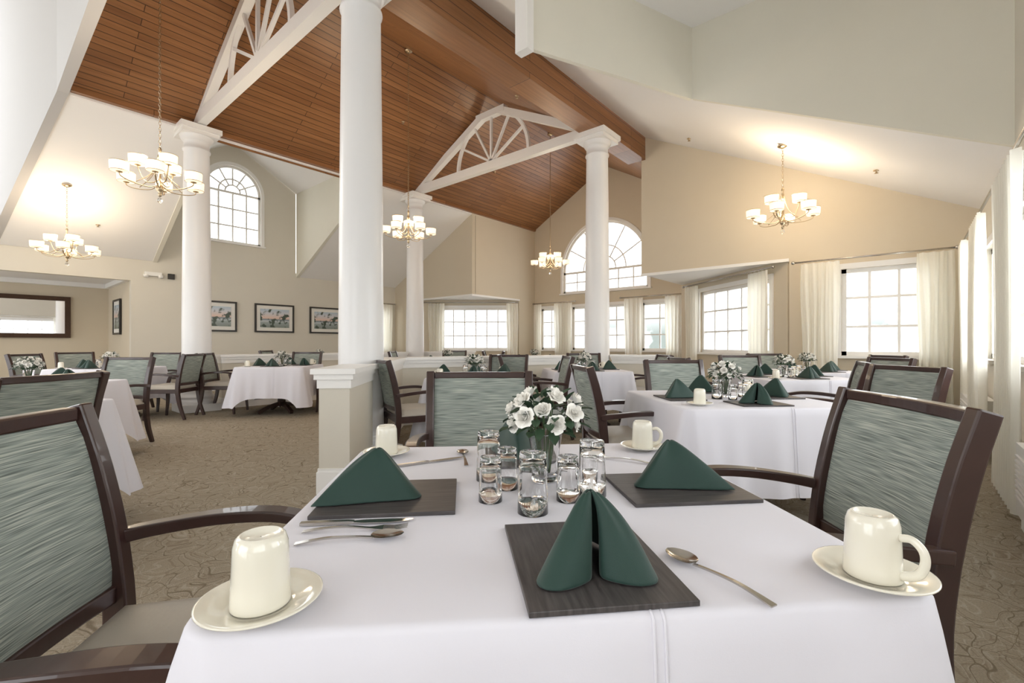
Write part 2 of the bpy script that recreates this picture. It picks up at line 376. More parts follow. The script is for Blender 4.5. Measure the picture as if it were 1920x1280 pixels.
# aisle slope left
def zl(v): return 4.65-.5*(v-9)
slab('ceiling_aisle_left_1',[(.93,9.01,zl(9.01)),(2.68,9.01,zl(9.01)),(2.68,12.49,zl(12.49)),(.3,12.49,zl(12.49))],.08,'ceil')
slab('ceiling_aisle_left_2',[(5.75,9.01,zl(9.01)),(8.95,9.01,zl(9.01)),(8.95,12.49,zl(12.49)),(5.75,12.49,zl(12.49))],.08,'ceil')
for n,u,sd in (('wall_dormer_1',2.7,1),('wall_dormer_2',5.73,-1)):
    poly_wall(n,(u,9.0),(u,12.49),[(0,4.63),(3.49,2.885),(3.49,5.15),(0,5.15)],[],.08,sd,'wall3')
slab('ceiling_dormer_1',[(2.65,9,5.1),(4.22,9,5.98),(4.22,12.49,5.98),(2.65,12.49,5.1)],.06,'ceil')
slab('ceiling_dormer_2',[(4.22,9,5.98),(5.78,9,5.1),(5.78,12.49,5.1),(4.22,12.49,5.98)],.06,'ceil')
# wood gable ceiling
slab('ceiling_wood_1',[(.95,9.15,4.62),(11.75,9.15,4.62),(11.75,6.5,6.14),(.95,6.5,6.14)],.08,'wood')
slab('ceiling_wood_2',[(.95,6.5,6.14),(11.75,6.5,6.14),(11.75,3.9,4.66),(.95,3.9,4.66)],.08,'wood')
poly_wall('wall_dormer_back',(2.6,9.2),(5.8,9.2),rect(0,4.7,3.2,6.1),[],.05,1,'wall2')
b=MB(); b.box((6.3,8.965,4.72),(10.7,.08,.12),'woodb'); b.box((6.3,9.03,4.64),(10.7,.05,.03),'trim'); b.obj('trim_2')
b=MB(); b.box((4.72,4.03,4.89),(7.56,.36,.46),'woodb'); b.obj('beam')
# header wall near camera left
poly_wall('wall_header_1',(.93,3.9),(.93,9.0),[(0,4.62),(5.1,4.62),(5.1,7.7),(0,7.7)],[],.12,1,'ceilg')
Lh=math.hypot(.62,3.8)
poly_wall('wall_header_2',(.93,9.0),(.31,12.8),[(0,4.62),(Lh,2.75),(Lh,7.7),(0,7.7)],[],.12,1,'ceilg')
slab('ceiling_entry',[(-3.5,3.9,7.6),(.95,3.9,7.6),(.95,12.7,7.6),(-3.5,12.7,7.6)],.06,'ceil')
# unseen wall behind the viewpoint; openings added to let light into the room
hs=[rect(.5,.3,3.6,3.0),rect(5.0,.3,8.2,3.0),rect(9.2,.3,11.6,3.0)]
poly_wall('wall_back',(-3.5,VR),(-3.5,12.8),rect(0,0,13.52,7.6),hs,.15,1,'wall2')
# right slope and light well
def zr(v): return 3.2+.49*v
slab('ceiling_aisle_right',[(u,v,zr(v)) for u,v in ((5.97,VR),(8.5,VR),(8.5,3.84),(3.2,3.84),(3.73,2.97),(5.97,2.12))],.05,'ceil')
poly_wall('wall_well_end',(5.95,VR),(5.95,2.07),[(0,zr(VR)-.01),(2.79,zr(2.07)-.01),(2.79,5.15),(0,5.15)],[],.05,-1,'wall3')
La=math.hypot(2.22,.84)
poly_wall('wall_well_side',(5.95,2.07),(3.73,2.91),[(0,4.20),(La,4.11),(La,5.15),(0,5.15)],[],.05,-1,'wall3')
b=MB(); b.box((3.66,2.95,4.6),(.1,.16,1.1),'trim'); b.obj('trim_3')
slab('ceiling_well',[(-3.5,VR,5.1),(5.97,VR,5.1),(5.97,3.9,5.1),(-3.5,3.9,5.1)],.06,'ceil')
b=MB(); b.box((2.5,VR+.012,.07),(12,.024,.14),'trim'); b.obj('baseboard_right')
b=MB(); b.box((8.488,.35,.07),(.024,2.1,.14),'trim'); b.obj('baseboard_end')
b=MB(); b.box((5.57,12.488,.07),(6.6,.024,.14),'trim'); b.obj('baseboard_left')

# ------------------------------------------------------------ columns
def column_mesh():
    b=MB()
    b.box((0,0,.06),(.56,.56,.12),'trim')
    pr=[(.27,.12),(.275,.15),(.27,.18),(.245,.19),(.24,.21),(.255,.225),(.25,.25),(.225,.265),(.215,.30)]
    for i in range(9):
        t=i/8; pr.append((.212-.03*t**1.6,.32+t*(4.28-.32)))
    pr+=[(.197,4.29),(.2,4.305),(.197,4.32),(.182,4.33),(.182,4.43),(.2,4.44),(.215,4.46),(.235,4.5),(.24,4.52)]
    b.lathe(pr,'col',seg=48)
    b.box((0,0,4.55),(.52,.52,.06),'trim'); b.box((0,0,4.62),(.58,.58,.08),'trim')
    return b.mesh('column')
cm=column_mesh()
for u in (2.48,6.98):
    for v in (4.03,9.0): place(cm,'column',(u,v,0))
# ------------------------------------------------------------ trusses
def truss(u):
    b=MB(); zc=4.76
    b.box((u,6.52,zc),(.13,4.9,.17),'trim')
    for i,(a,c) in enumerate((((u,8.85,4.80),(u,6.75,5.82)),((u,4.18,4.80),(u,6.25,5.82)))):
        b.sweep([a,c],[(.14,.12-.004*i)]*2,'trim',ref=(1,0,0))
    b.box((u,6.5,5.82),(.126,.78,.13),'trim')
    R=.98
    arc=[Vector((u,6.5+R*math.cos(math.pi*i/28),4.84+R*math.sin(math.pi*i/28))) for i in range(29)]
    b.sweep(arc,[(.06,.06)]*29,'trim',ref=(1,0,0))
    for a in (30,60,90,120,150):
        an=math.radians(a)
        b.sweep([(u,6.5,4.84),(u,6.5+(R-.02)*math.cos(an),4.84+(R-.02)*math.sin(an))],[(.045,.045)]*2,'trim',ref=(1,0,0))
    return b.obj('roof_truss')
truss(2.48); truss(6.98)

# ------------------------------------------------------------ pony walls
def pony(p0,p1,t=.22,h=.92):
    p0=Vector(p0);p1=Vector(p1); L=(p1-p0).length; a=math.atan2(p1.y-p0.y,p1.x-p0.x)
    b=MB()
    b.box((L/2,0,h/2-.02),(L,t,h-.06),'wall2')
    b.box((L/2,0,h-.02),(L+.08,t+.10,.04),'trim'); b.box((L/2,0,h-.06),(L+.05,t+.06,.04),'trim'); b.box((L/2,0,h-.11),(L+.02,t+.025,.07),'trim')
    b.box((L/2,0,.08),(L+.03,t+.03,.16),'trim'); b.box((L/2,0,.17),(L+.015,t+.015,.03),'trim')
    return b.obj('half_wall',(p0.x,p0.y,0),a)
pony(S(-1.31,3.42),S(-1.38,4.22))
pony(S(-1.44,4.82),S(-1.6,6.35)); pony(S(-1.6,6.35),S(1.08,7.78))
pony(S(1.72,7.93),S(2.5,7.72))
pony((2.82,9.0),(6.64,9.0)); pony((7.32,9.0),(8.85,9.0))

# ------------------------------------------------------------ curtains & rods
def curtain(c0,c1,z0=.03,z1=2.33):
    c0=Vector(c0);c1=Vector(c1); L=(c1-c0).length; a=math.atan2(c1.y-c0.y,c1.x-c0.x)
    b=MB(); k=max(3,round(L/.10)); ph=random.random()*6
    def fn(i,j):
        sq=1-.10*math.sin(math.pi*min(1,j*1.2))
        x=L/2+(i-.5)*L*sq
        am=.036+.012*math.sin(j*3+ph)
        return (x+.008*math.sin(j*7+i*9), am*math.sin(i*k*2*math.pi+.6*math.sin(j*2.2+ph)), z0+(z1-z0)*j)
    b.grid(fn,k*10,10,'curtain')
    me=b.mesh('curtain',fix=False)
    return place(me,'curtain',(c0.x,c0.y,0),a)
def rod(a,b_,z=2.36):
    m=MB(); A=Vector((a[0],a[1],z));B=Vector((b_[0],b_[1],z))
    m.sweep([A,B],[(.026,.026)]*2,'steel',n=10)
    for p in(A,B): m.sphere(p,.028,'steel')
    return m.obj('curtain_rod')
X=8.34
rod((X,-.50),(X,1.35)); curtain((X,.75),(X,1.25)); curtain((X,-.48),(X,-.10))
V=VR+.19
rod((.5,V),(8.2,V)); 
for a,b_ in ((7.6,8.15),(6.1,6.95),(4.25,5.2),(2.6,3.2)): curtain((a,V),(b_,V))
def along(p0,p1,s,off):
    d=(Vector(p1)-Vector(p0)).normalized(); n=Vector((-d.y,d.x)); q=Vector(p0)+d*s+n*off; return (q.x,q.y)
rod(along(pd0,pd1,.2,.13),along(pd0,pd1,2.95,.13)); curtain(along(pd0,pd1,.3,.13),along(pd0,pd1,.8,.13)); curtain(along(pd0,pd1,2.4,.13),along(pd0,pd1,2.9,.13))
X=11.55
for a,b_ in ((4.2,4.7),(5.3,5.85),(7.5,8.15),(8.62,8.92)): curtain((X,a),(X,b_))
rod((X,4.15),(X,5.95)); rod((X,7.4),(X,8.95))
rod(along(pl0,pl1,.05,.13),along(pl0,pl1,2.9,.13)); curtain(along(pl0,pl1,.02,.13),along(pl0,pl1,.38,.13)); curtain(along(pl0,pl1,2.25,.13),along(pl0,pl1,2.75,.13))
curtain((8.2,12.35),(8.7,12.35)); rod((7.5,12.35),(8.8,12.35))
for u in (7.35,3.6):
    b=MB(); b.box((u,VR+.12,.3),(1.0,.2,.42),'plastic'); 
    for i in range(9): b.box((u,VR+.225,.2+i*.03),(.9,.012,.012),'trim')
    b.box((u,VR+.12,.05),(.96,.16,.1),'plastic')
    b.obj('wall_heater')

# ------------------------------------------------------------ chair
def chair_mesh():
    b=MB()
    for s in(-1,1):
        b.sweep(cr_path([(s*.245,-.33,0),(s*.245,-.265,.2),(s*.25,-.235,.42),(s*.25,-.25,.62),(s*.252,-.285,.8),(s*.255,-.33,.955)],4),[(.036,.034),(.042,.05),(.042,.056),(.04,.05)],'dark',ref=(0,-1,0))
        b.sweep(cr_path([(s*.25,.225,0),(s*.25,.205,.22),(s*.252,.205,.42),(s*.262,.20,.52),(s*.272,.17,.635)],4),[(.03,.03),(.042,.042),(.042,.044),(.034,.034)],'dark',ref=(0,-1,0))
        b.sweep(cr_path([(s*.262,-.258,.635),(s*.28,-.17,.648),(s*.29,-.03,.662),(s*.286,.1,.662),(s*.268,.215,.640)],5),[(.03,.034),(.042,.03),(.055,.028),(.05,.026)],'dark')
        b.box((s*.25,-.015,.415),(.028,.42,.06),'dark')
    b.box((0,.205,.415),(.50,.028,.06),'dark'); b.box((0,-.235,.415),(.48,.028,.06),'dark')
    def py(z):
        t=(z-.42)/.53; return -.238-.09*t**1.6
    for z,h in ((.938,.032),(.515,.04)):
        b.sweep([(x/8*.235,py(z)-.022*(1-(x/8)**2),z) for x in range(-8,9)],[(.034,h)]*17,'dark')
    n=14;m_=10
    def pad(off,inset):
        return lambda i,j:(-.232+.464*i, py(.535+.388*j)-.022*(1-(2*i-1)**2)+off*(1-abs(2*i-1)**8*.5)*(1-abs(2*j-1)**8*.5), .535+.388*j)
    b.grid(pad(.026,0),n,m_,'fabric'); b.grid(pad(-.024,0),n,m_,'fabric')
    def cu(i,j):
        x=(i*2-1);y=(j*2-1); e=max(abs(x),abs(y))
        z=.455+.055*(1-e**6)**.5 if e<1 else .455
        return (x*.255*(1-.06*(y<0)*abs(y)),y*.235+.005,z)
    b.grid(cu,16,16,'seat')
    b.box((0,.005,.448),(.5,.46,.02),'seat')
    me=b.mesh('dining_chair',fix=True,weld=False)
    return bake(me,[('BEVEL',{'width':.005,'segments':2,'limit_method':'ANGLE','angle_limit':math.radians(50)})])
CH=chair_mesh()
def chair(x,y,a):
    u,v=S(x,y); return place(CH,'dining_chair',(u,v,0),SY(a))
# ------------------------------------------------------------ table with cloth
def table_mesh(hs=.5,drop=.46,seed=1):
    rnd=random.Random(seed); b=MB(); R=.045
    per=[]; n=40; cn=10
    for q in range(4):
        a0=q*math.pi/2
        for i in range(n):
            t=i/n*2-1; p=Vector((hs,t*(hs-R),0)); per.append((Matrix.Rotation(a0,3,'Z')@p,a0,abs(t)))
        for i in range(cn):
            t=i/cn; an=a0+t*math.pi/2; c=Matrix.Rotation(a0,3,'Z')@Vector((hs-R,hs-R,0)); per.append((c+Vector((math.cos(an),math.sin(an),0))*R,an,1.0+0*t))
    N=len(per); fs=[]
    ph=[rnd.random()*6.28 for _ in range(6)]
    rings=[]
    for f in (.2,.6,.9,.985): rings.append([Vector((p.x*f,p.y*f,.752)) for p,a,c in per])
    K=18
    for k in range(K+1):
        ring=[]
        for idx,(p,an,c) in enumerate(per):
            nrm=Vector((math.cos(an),math.sin(an),0)); 
            corner=c**5 if c<1 else 1.0
            s=idx/N*2*math.pi
            dz=drop*(1+.30*corner)
            if k<4:
                aa=k/4*math.pi/2; o_=.014*math.sin(aa); z=.752-.014*(1-math.cos(aa))
                ring.append(p+nrm*o_*1+Vector((0,0,z))); continue
            tt=(k-3)/(K-3)
            wave=(math.sin(s*13+ph[0])+.7*math.sin(s*23+ph[1])+.4*math.sin(s*37+ph[2]))*.017*tt**.8*(.45+.9*corner)
            fl=.016+.035*tt+.085*corner*tt**1.05+wave
            ring.append(p+nrm*fl+Vector((0,0,.738-dz*tt)))
        rings.append(ring)
    allv=[Vector((0,0,.752))]
    for r in rings: allv+=r
    for j in range(N): fs.append((0,1+j,1+(j+1)%N))
    for i in range(len(rings)-1):
        for j in range(N):
            fs.append((1+i*N+j,1+(i+1)*N+j,1+(i+1)*N+(j+1)%N,1+i*N+(j+1)%N))
    b.add(allv,fs,'cloth',True)
    def near(lx):
        best=min(range(N),key=lambda i:(per[i][0]-Vector((lx,-hs,0))).length); return best
    for lx in (.083,.098):
        i=near(lx); path=[]
        for r in rings[4:]:
            a,c=r[i],r[(i+1)%N]; d=(c-a); t=(lx-a.x)/d.x if abs(d.x)>1e-6 else 0
            q=a+d*t; path.append(q+Vector((0,-.0010,.0000)))
        b.sweep(path,[(.0045,.004)]*len(path),'cloth',ref=(0,-1,.3),n=6)
    b2=b
    b2.box((0,0,.73),(2*hs-.02,2*hs-.02,.03),'dark')
    b2.lathe([(.001,.715),(.12,.715),(.12,.69),(.05,.67),(.045,.3),(.06,.2),(.06,.1),(.001,.1)],'dark',seg=20)
    for q in range(4):
        an=q*math.pi/2+math.pi/4
        b2.sweep([(math.cos(an)*r,math.sin(an)*r,z) for r,z in((.03,.14),(.2,.1),(.36,.025))],[(.05,.06),(.05,.05),(.05,.05)],'dark')
    return b.mesh('dining_table',weld=False)
TB=table_mesh()
TZ=.7525
def table(x,y,a=5):
    u,v=S(x,y); return place(TB,'dining_table',(u,v,0),SY(a))
# ------------------------------------------------------------ tabletop things
def mug_mesh(handle=True):
    b=MB(); q=.88
    pr=[(.0405,0),(.0415,.002),(.0412,.006),(.0398,.03),(.0385,.06),(.0375,.078),(.034,.088),(.029,.0915),(.027,.0915),(.0255,.088),(.001,.087)]
    b.lathe([(r*q,z) for r,z in pr],'porc',seg=40)
    b.lathe([(r*q,z) for r,z in [(.0405,0),(.0375,.004),(.0345,.06),(.031,.078),(.001,.082)]],'porc',seg=40)
    b.sweep(cr_path([(.033,0,.066),(.048,0,.068),(.060,0,.057),(.062,0,.040),(.054,0,.022),(.034,0,.012)],6),[(.011,.009),(.012,.009),(.013,.010)],'porc',ref=(0,1,0),n=10)
    return b.mesh('coffee_mug')
MUG=mug_mesh()
def saucer_mesh():
    b=MB()
    b.lathe([(.001,.003),(.028,.003),(.03,0),(.034,0),(.036,.004),(.06,.009),(.076,.0145),(.0795,.0165),(.0795,.018),(.077,.0185),(.06,.0125),(.044,.0085),(.042,.0075),(.001,.0075)],'porc',seg=56)
    return b.mesh('saucer')
SAU=saucer_mesh()
def mug(x,y,a,s=1.0,z=TZ):
    u,v=S(x,y); place(SAU,'saucer',(u,v,z),0,(s*.95,s*.95,s)); place(MUG,'coffee_mug',(u,v,z+.0078*s),SY(a),(s,s,s))
def napkin_mesh(tail=.11,h=.118,w=1.0):
    half=cr_path([(0,tail,0),(.026,tail*.66,0),(.056,.015,0),(.083,-.04,0),(.09,-.062,0),(.082,-.08,0),(.06,-.086,0),(.034,-.078,0),(.012,-.062,0),(.01,-.046,0),(.026,-.04,0),(.042,-.046,0)],5)
    half=[Vector((p.x*w,p.y,0)) for p in half]
    full=[Vector((-p.x,p.y,0)) for p in reversed(half[1:])]+half
    P=Vector((0,-.015,h)); b=MB(); n=len(full)-1
    def fn(i,j):
        c=full[round(i*n)]; t=.05+.95*j
        x=P.x+(c.x-P.x)*t**.78; y=P.y+(c.y-P.y)*t
        lift=.008*math.sin(abs(c.x)*60+.4*(c.x>0))*math.sin(t*3.1)
        return (x+.004*math.sin(t*4)*(1 if c.x>0 else .3),y,max(.001,P.z*(1-t**1.2)+lift))
    b.grid(fn,n,16,'napkin')
    return bake(b.mesh('napkin',fix=False),[('SOLIDIFY',{'thickness':.003,'offset':0}),('SUBSURF',{'levels':1})])
NAP=napkin_mesh(); NAP2=napkin_mesh(.135,.105,1.0)
def board_mesh(w,d):
    b=MB(); b.box((0,0,.004),(w,d,.008),'slate')
    return bake(b.mesh('placemat'),[('BEVEL',{'width':.0012,'segments':2})])
BRD=board_mesh(.29,.23)
def board(x,y,a): u,v=S(x,y); place(BRD,'placemat',(u,v,TZ),SY(a))
def napkin(x,y,a,s=1.0,z=TZ+.009,me=None): u,v=S(x,y); place(me or NAP,'napkin',(u,v,z),SY(a),(s,s,s))
def glass_mesh(r,h):
    b=MB()
    pr=[(r,0),(r*.97,h*.3),(r*.9,h*.8),(r*.86,h*.97),(r*.82,h),(.001,h),(.001,h-.014),(r*.78,h-.015),(r*.86,h*.7),(r*.93,h*.25),(r-.0025,0)]
    b.lathe(pr,'glass',seg=36,closed=True); return b.mesh('drinking_glass')
G1=glass_mesh(.032,.125); G2=glass_mesh(.0265,.098)
def glass(x,y,big=True): u,v=S(x,y); place(G1 if big else G2,'drinking_glass',(u,v,TZ+.0005),0)
def vase_mesh():
    rnd=random.Random(5); b=MB()
    b.lathe([(.001,.0005),(.032,.0005),(.036,.004),(.035,.03),(.037,.08),(.044,.118),(.0465,.122),(.043,.119),(.034,.08),(.032,.03),(.030,.014),(.001,.012)],'glass',seg=36)
    cen=Vector((0,0,.150))
    pos=[]
    for i in range(19):
        ph=math.acos(1-(i+.5)/19*1.12); th=i*2.399963
        d=Vector((math.sin(ph)*math.cos(th),math.sin(ph)*math.sin(th),math.cos(ph)*.75))
        pos.append((cen+d*rnd.uniform(.070,.102),d.normalized()))
    for p,d in pos:
        b.sweep(cr_path([(d.x*.012,d.y*.012,.016),(d.x*.028,d.y*.028,.11),p-d*.01],4),[(.003,.003)]*2,'stem',n=6)
    for idx,(p,d) in enumerate(pos):
        tilt=Vector((rnd.uniform(-.4,.4),rnd.uniform(-.4,.4),.15))
        q=(d+tilt).to_track_quat('Z','Y').to_matrix()
        sc=rnd.uniform(.017,.0225)
        if idx%5==3: sc*=.6
        for ring,(n,r0,h0,op) in enumerate(((2,.20,1.15,.0),(3,.40,1.2,.03),(4,.62,1.15,.10),(5,.85,.95,.3),(6,1.05,.65,.62))):
            for kk in range(n):
                a0=kk*2*math.pi/n+ring*.7+rnd.uniform(-.2,.2); hw=math.pi/n*1.3; jit=rnd.uniform(.82,1.12)
                def fn(i,j,a0=a0,hw=hw,r0=r0,h0=h0,op=op,jit=jit):
                    uu=2*i-1; wdt=math.sin(math.pi*(.22+.62*j))**.6
                    a=a0+uu*hw*wdt; rr=r0*jit*(.3+.7*math.sin(j*math.pi/2))+op*.4*j**4+.06*math.sin(a*5+ring)*j
                    z=h0*(j-.34*j*uu*uu)-.28*op*j**4
                    return p+q@(Vector((rr*math.cos(a),rr*math.sin(a),z))*sc)
                b.grid(fn,6,5,'petal')
    for i in range(90):
        ph=math.acos(1-(i+.5)/90*1.35); th=i*2.399963+1
        d=Vector((math.sin(ph)*math.cos(th),math.sin(ph)*math.sin(th),math.cos(ph)*.75)); 
        p=cen+d*rnd.uniform(.048,.094); d=(d+Vector((rnd.uniform(-.4,.4),rnd.uniform(-.4,.4),rnd.uniform(-.3,.4)))).normalized()
        sd=d.cross(Vector((0,0,1))); 
        if sd.length<.1: sd=Vector((1,0,0))
        sd.normalize(); up=sd.cross(d); L=rnd.uniform(.028,.042); W=L*.33
        def fn(i,j):
            uu=2*i-1; w=math.sin(math.pi*min(.98,.04+j*.95))**.8
            return p+d*L*j+sd*uu*W*w+up*(abs(uu)*.25*W-.012*j*j)
        b.grid(fn,4,6,'leaf')
    return b.mesh('flower_vase',fix=False,weld=False)
VAS=vase_mesh()
def vase(x,y,a=0,z=TZ,s=1): u,v=S(x,y); place(VAS,'flower_vase',(u,v,z+.001),SY(a),(s,s,s))
def spoon_mesh():
    b=MB()
    pts=cr_path([(0,0,.002),(0,.03,.006),(0,.06,.008),(0,.1,.006),(0,.13,.003)],4)
    b.sweep(pts,[(.012,.002),(.0085,.0022),(.006,.003),(.0045,.003),(.006,.0025)],'steel')
    def bowl(dz): return lambda i,j:((2*i-1)*.0185*math.sqrt(max(0,1-(2*j-1)**2))*(1-.12*(2*j-1)), .155+(2*j-1)*.029, .0055-.006*(1-(2*i-1)**2)*(1-(2*j-1)**2)+.001*(1-abs(2*j-1))+dz+.0012)
    b.grid(bowl(0),12,16,'steel'); b.grid(bowl(.0012),12,16,'steel')
    return b.mesh('spoon',fix=False,weld=False)
def fork_mesh():
    b=MB()
    b.sweep(cr_path([(0,0,.002),(0,.04,.007),(0,.08,.008),(0,.12,.004),(0,.145,.004)],4),[(.012,.002),(.008,.0022),(.005,.003),(.008,.0022),(.022,.0016)],'steel')
    for i in range(4):
        x=-.0095+i*.00633; b.sweep([(x,.143,.004),(x,.165,.003),(x*.95,.19,.0065)],[(.0035,.0015),(.003,.0015),(.0015,.001)],'steel')
    return b.mesh('fork',weld=False)
def knife_mesh():
    b=MB()
    b.sweep([(0,0,.003),(0,.02,.003),(0,.09,.003),(0,.1,.003)],[(.012,.005),(.013,.006),(.01,.006),(.009,.004)],'steel')
    b.sweep([(0,.1,.003),(.001,.12,.003),(.001,.17,.003),(-.001,.2,.003),(-.004,.213,.003)],[(.009,.0015),(.017,.0015),(.018,.0015),(.012,.001),(.002,.001)],'steel')
    return b.mesh('table_knife',weld=False)
SP=spoon_mesh();FK=fork_mesh();KN=knife_mesh()
def cut(me,nm,x,y,a): u,v=S(x,y); place(me,nm,(u,v,TZ+.001),SY(a))

# foreground table
table(.054,1.10,5)
board(.118,.745,97); napkin(.118,.725,6,.99)
board(-.272,1.045,6); napkin(-.315,1.045,128,1.0,me=NAP2)
board(.395,1.115,6); napkin(.40,1.135,-118,1.0,me=NAP2)
board(.03,1.45,95); napkin(.02,1.46,180,1.0)
mug(-.330,.610,118,1.0); mug(.532,.685,-62,1.0); mug(-.392,1.45,118,.95); mug(.43,1.53,-20,.95)
vase(.085,1.19,20,s=1.0)
glass(.043,.96); glass(-.048,1.03,False); glass(.185,1.07); glass(.125,1.035,False); glass(-.06,1.19); glass(-.012,1.12,False); glass(.20,1.21,False)
cut(KN,'table_knife',-.405,.888,-84); cut(FK,'fork',-.385,.853,-84); cut(SP,'spoon',-.375,.80,-78)
cut(SP,'spoon',.345,.61,28); cut(SP,'spoon',-.13,1.32,10); cut(FK,'fork',.40,1.34,60); cut(KN,'table_knife',-.33,1.31,-60)

def setting(x,y,a=5,full=True):
    r=math.radians(a)
    def T(lx,ly): return (x+lx*math.cos(r)-ly*math.sin(r), y+lx*math.sin(r)+ly*math.cos(r))
    for q,(lx,ly,an) in enumerate(((0,-.33,0),(.33,.02,90),(0,.33,180),(-.33,-.02,270))):
        p=T(lx,ly); board(p[0],p[1],a+an); napkin(p[0],p[1],a+an+random.choice((-1,1))*random.uniform(20,50))
    vase(*T(0,.03),a=random.uniform(0,360))
    if full:
        for lx,ly,bg in ((-.1,-.06,1),(-.03,-.12,0),(.09,-.08,1),(.12,.03,0)): glass(*T(lx,ly),bool(bg))
        for lx,ly in ((.36,.36),(-.36,-.36)): p=T(lx,ly); mug(p[0],p[1],random.uniform(0,360),.95)
def table_set(x,y,a=5,full=True): table(x,y,a); setting(x,y,a,full)
table_set(1.40,3.02,4); table_set(-.42,5.2,5); table_set(1.0,6.35,5); table_set(2.95,5.0,5)
table_set(3.9,6.1,5,False); table_set(-6.0,6.9,3); table_set(-3.75,7.55,5); table_set(-3.02,2.45,3)
table_set(-4.3,4.1,3,False)
table_set(-1.3,9.4,5,False); table_set(.5,10.2,5,False); table_set(-4.4,10.6,5,False)
chair(-.66,.90,-80); chair(.74,1.31,82); chair(-.15,2.1,183)
chair(-.93,4.5,-62); chair(-.1,6.1,170); chair(.35,5.55,95)
chair(.80,3.2,-86); chair(1.5,3.95,183); chair(2.3,3.05,95); chair(2.55,3.9,60)
chair(.15,6.5,-88); chair(1.15,7.15,180); chair(1.75,6.3,92)
chair(2.15,5.1,-88); chair(3.0,5.8,180); chair(3.7,4.9,95); chair(3.9,6.85,180); chair(4.6,6.05,95)
chair(-5.1,6.95,95); chair(-6.0,7.75,180); chair(-6.9,6.9,-85); chair(-7.6,8.2,-120)
chair(-4.62,7.5,-82); chair(-2.95,7.75,95); chair(-3.8,8.3,180)
chair(-2.55,2.27,87); chair(-4.3,4.9,180)
chair(-2.1,9.4,-90); chair(-.5,9.5,90); chair(-1.3,10.2,180); chair(-.3,10.2,-90); chair(1.3,10.2,90); chair(-5.3,10.6,-90)

# ------------------------------------------------------------ chandeliers
def chandelier(u,v,zc,ztop,rot=.2):
    b=MB()
    b.lathe([(.001,-.22),(.012,-.215),(.02,-.19),(.012,-.17),(.03,-.15),(.04,-.12),(.025,-.08),(.012,-.05),(.012,.1),(.022,.12),(.012,.14),(.012,.3),(.02,.32),(.008,.35),(.001,.35)],'nickel',seg=16)
    b.sphere((0,0,-.26),.028,'glass',14)
    def arm(an,R,z0,zs):
        c,s=math.cos(an),math.sin(an)
        pts=cr_path([(c*.02,s*.02,z0),(c*R*.3,s*R*.3,z0-.045),(c*R*.7,s*R*.7,z0-.035),(c*R*.97,s*R*.97,zs-.06),(c*R,s*R,zs-.02)],4)
        b.sweep(pts,[(.016,.01)]*len(pts),'nickel',n=6)
        b.sweep(cr_path([(c*.015,s*.015,z0+.28),(c*R*.25,s*R*.25,z0+.1),(c*R*.6,s*R*.6,z0-.02)],4),[(.009,.009)]*2,'nickel',n=5)
        b.lathe([(.001,zs-.03),(.03,zs-.025),(.03,zs-.018),(.001,zs-.018)],'nickel',(c*R,s*R,0),12)
        o_=(c*R,s*R,zs)
        b.lathe([(.080,-.015),(.082,-.012),(.087,.082),(.087,.086),(.081,.086),(.075,-.015)],'shade',o_,28,closed=True)
        b.lathe([(.001,-.008),(.077,-.008)],'shade',o_,24)
        for rr,zz in ((.082,-.015),(.087,.082)): b.lathe([(rr,zz),(rr+.003,zz),(rr+.003,zz+.005),(rr,zz+.005)],'nickel',o_,28,closed=True)
    for i in range(6): arm(i*math.pi/3+rot,.38,-.09,-.03)
    for i in range(3): arm(i*2*math.pi/3+rot+.5,.2,-.02,.13)
    zt=ztop-zc
    z=.35;k=0
    while z<zt-.05:
        lk=[]
        for q in range(10):
            an=2*math.pi*q/10; x=math.cos(an)*.011; zz=math.sin(an)*.024
            lk.append((x,0,z+.018+zz) if k%2 else (0,x,z+.018+zz))
        b.sweep(lk,[(.0045,.0045)]*10,'nickel',ref=(0,1,0) if k%2 else (1,0,0),n=4,closed=True)
        z+=.036;k+=1
    b.lathe([(.001,zt),(.065,zt),(.065,zt-.012),(.03,zt-.035),(.001,zt-.04)],'nickel',seg=20)
    b.obj('chandelier',(u,v,zc),0,fix=True,weld=False)
    l=D.lights.new('chandelier_light','POINT'); l.energy=42; l.color=(1,.81,.58); l.shadow_soft_size=.3
    lo=D.objects.new('chandelier_light',l); C.collection.objects.link(lo); lo.location=(u,v,zc+.22)
chandelier(1.43,6.5,3.0,6.12); chandelier(4.9,6.5,3.04,6.12,.4); chandelier(9.05,6.5,3.05,6.12,.1)
chandelier(1.09,10.75,2.7,3.775,.3); chandelier(7.27,1.3,2.9,3.83,.0)

# ------------------------------------------------------------ pictures, mirror, small fittings
def picture(u0,u1,z0,z1,y=12.5,rz=0,loc=None,fr='black'):
    w=u1-u0;h=z1-z0;b=MB()
    for c,d in (((0,0,h/2-.02),(w,.035,.04)),((0,0,-h/2+.02),(w,.035,.04)),((-w/2+.02,0,0),(.04,.034,h-.08)),((w/2-.02,0,0),(.04,.034,h-.08))): b.box(c,d,fr)
    b.box((0,.008,0),(w-.06,.012,h-.06),'matb'); b.box((0,-.001,0),(w-.26,.012,h-.26),'art')
    return b.obj('framed_picture',loc or ((u0+u1)/2,y-.02,(z0+z1)/2),rz)
picture(3.42,4.28,1.4,2.13); picture(4.69,5.67,1.4,2.13); picture(6.1,7.05,1.4,2.13)
picture(0,.75,1.3,2.1,loc=(2.22,13.75,1.72),rz=-math.pi/2)
b=MB(); w,h=2.1,.95
for c,d in (((0,0,h/2-.05),(w,.06,.1)),((0,0,-h/2+.05),(w,.06,.1)),((-w/2+.05,0,0),(.1,.058,h-.2)),((w/2-.05,0,0),(.1,.058,h-.2))): b.box(c,d,'bronze')
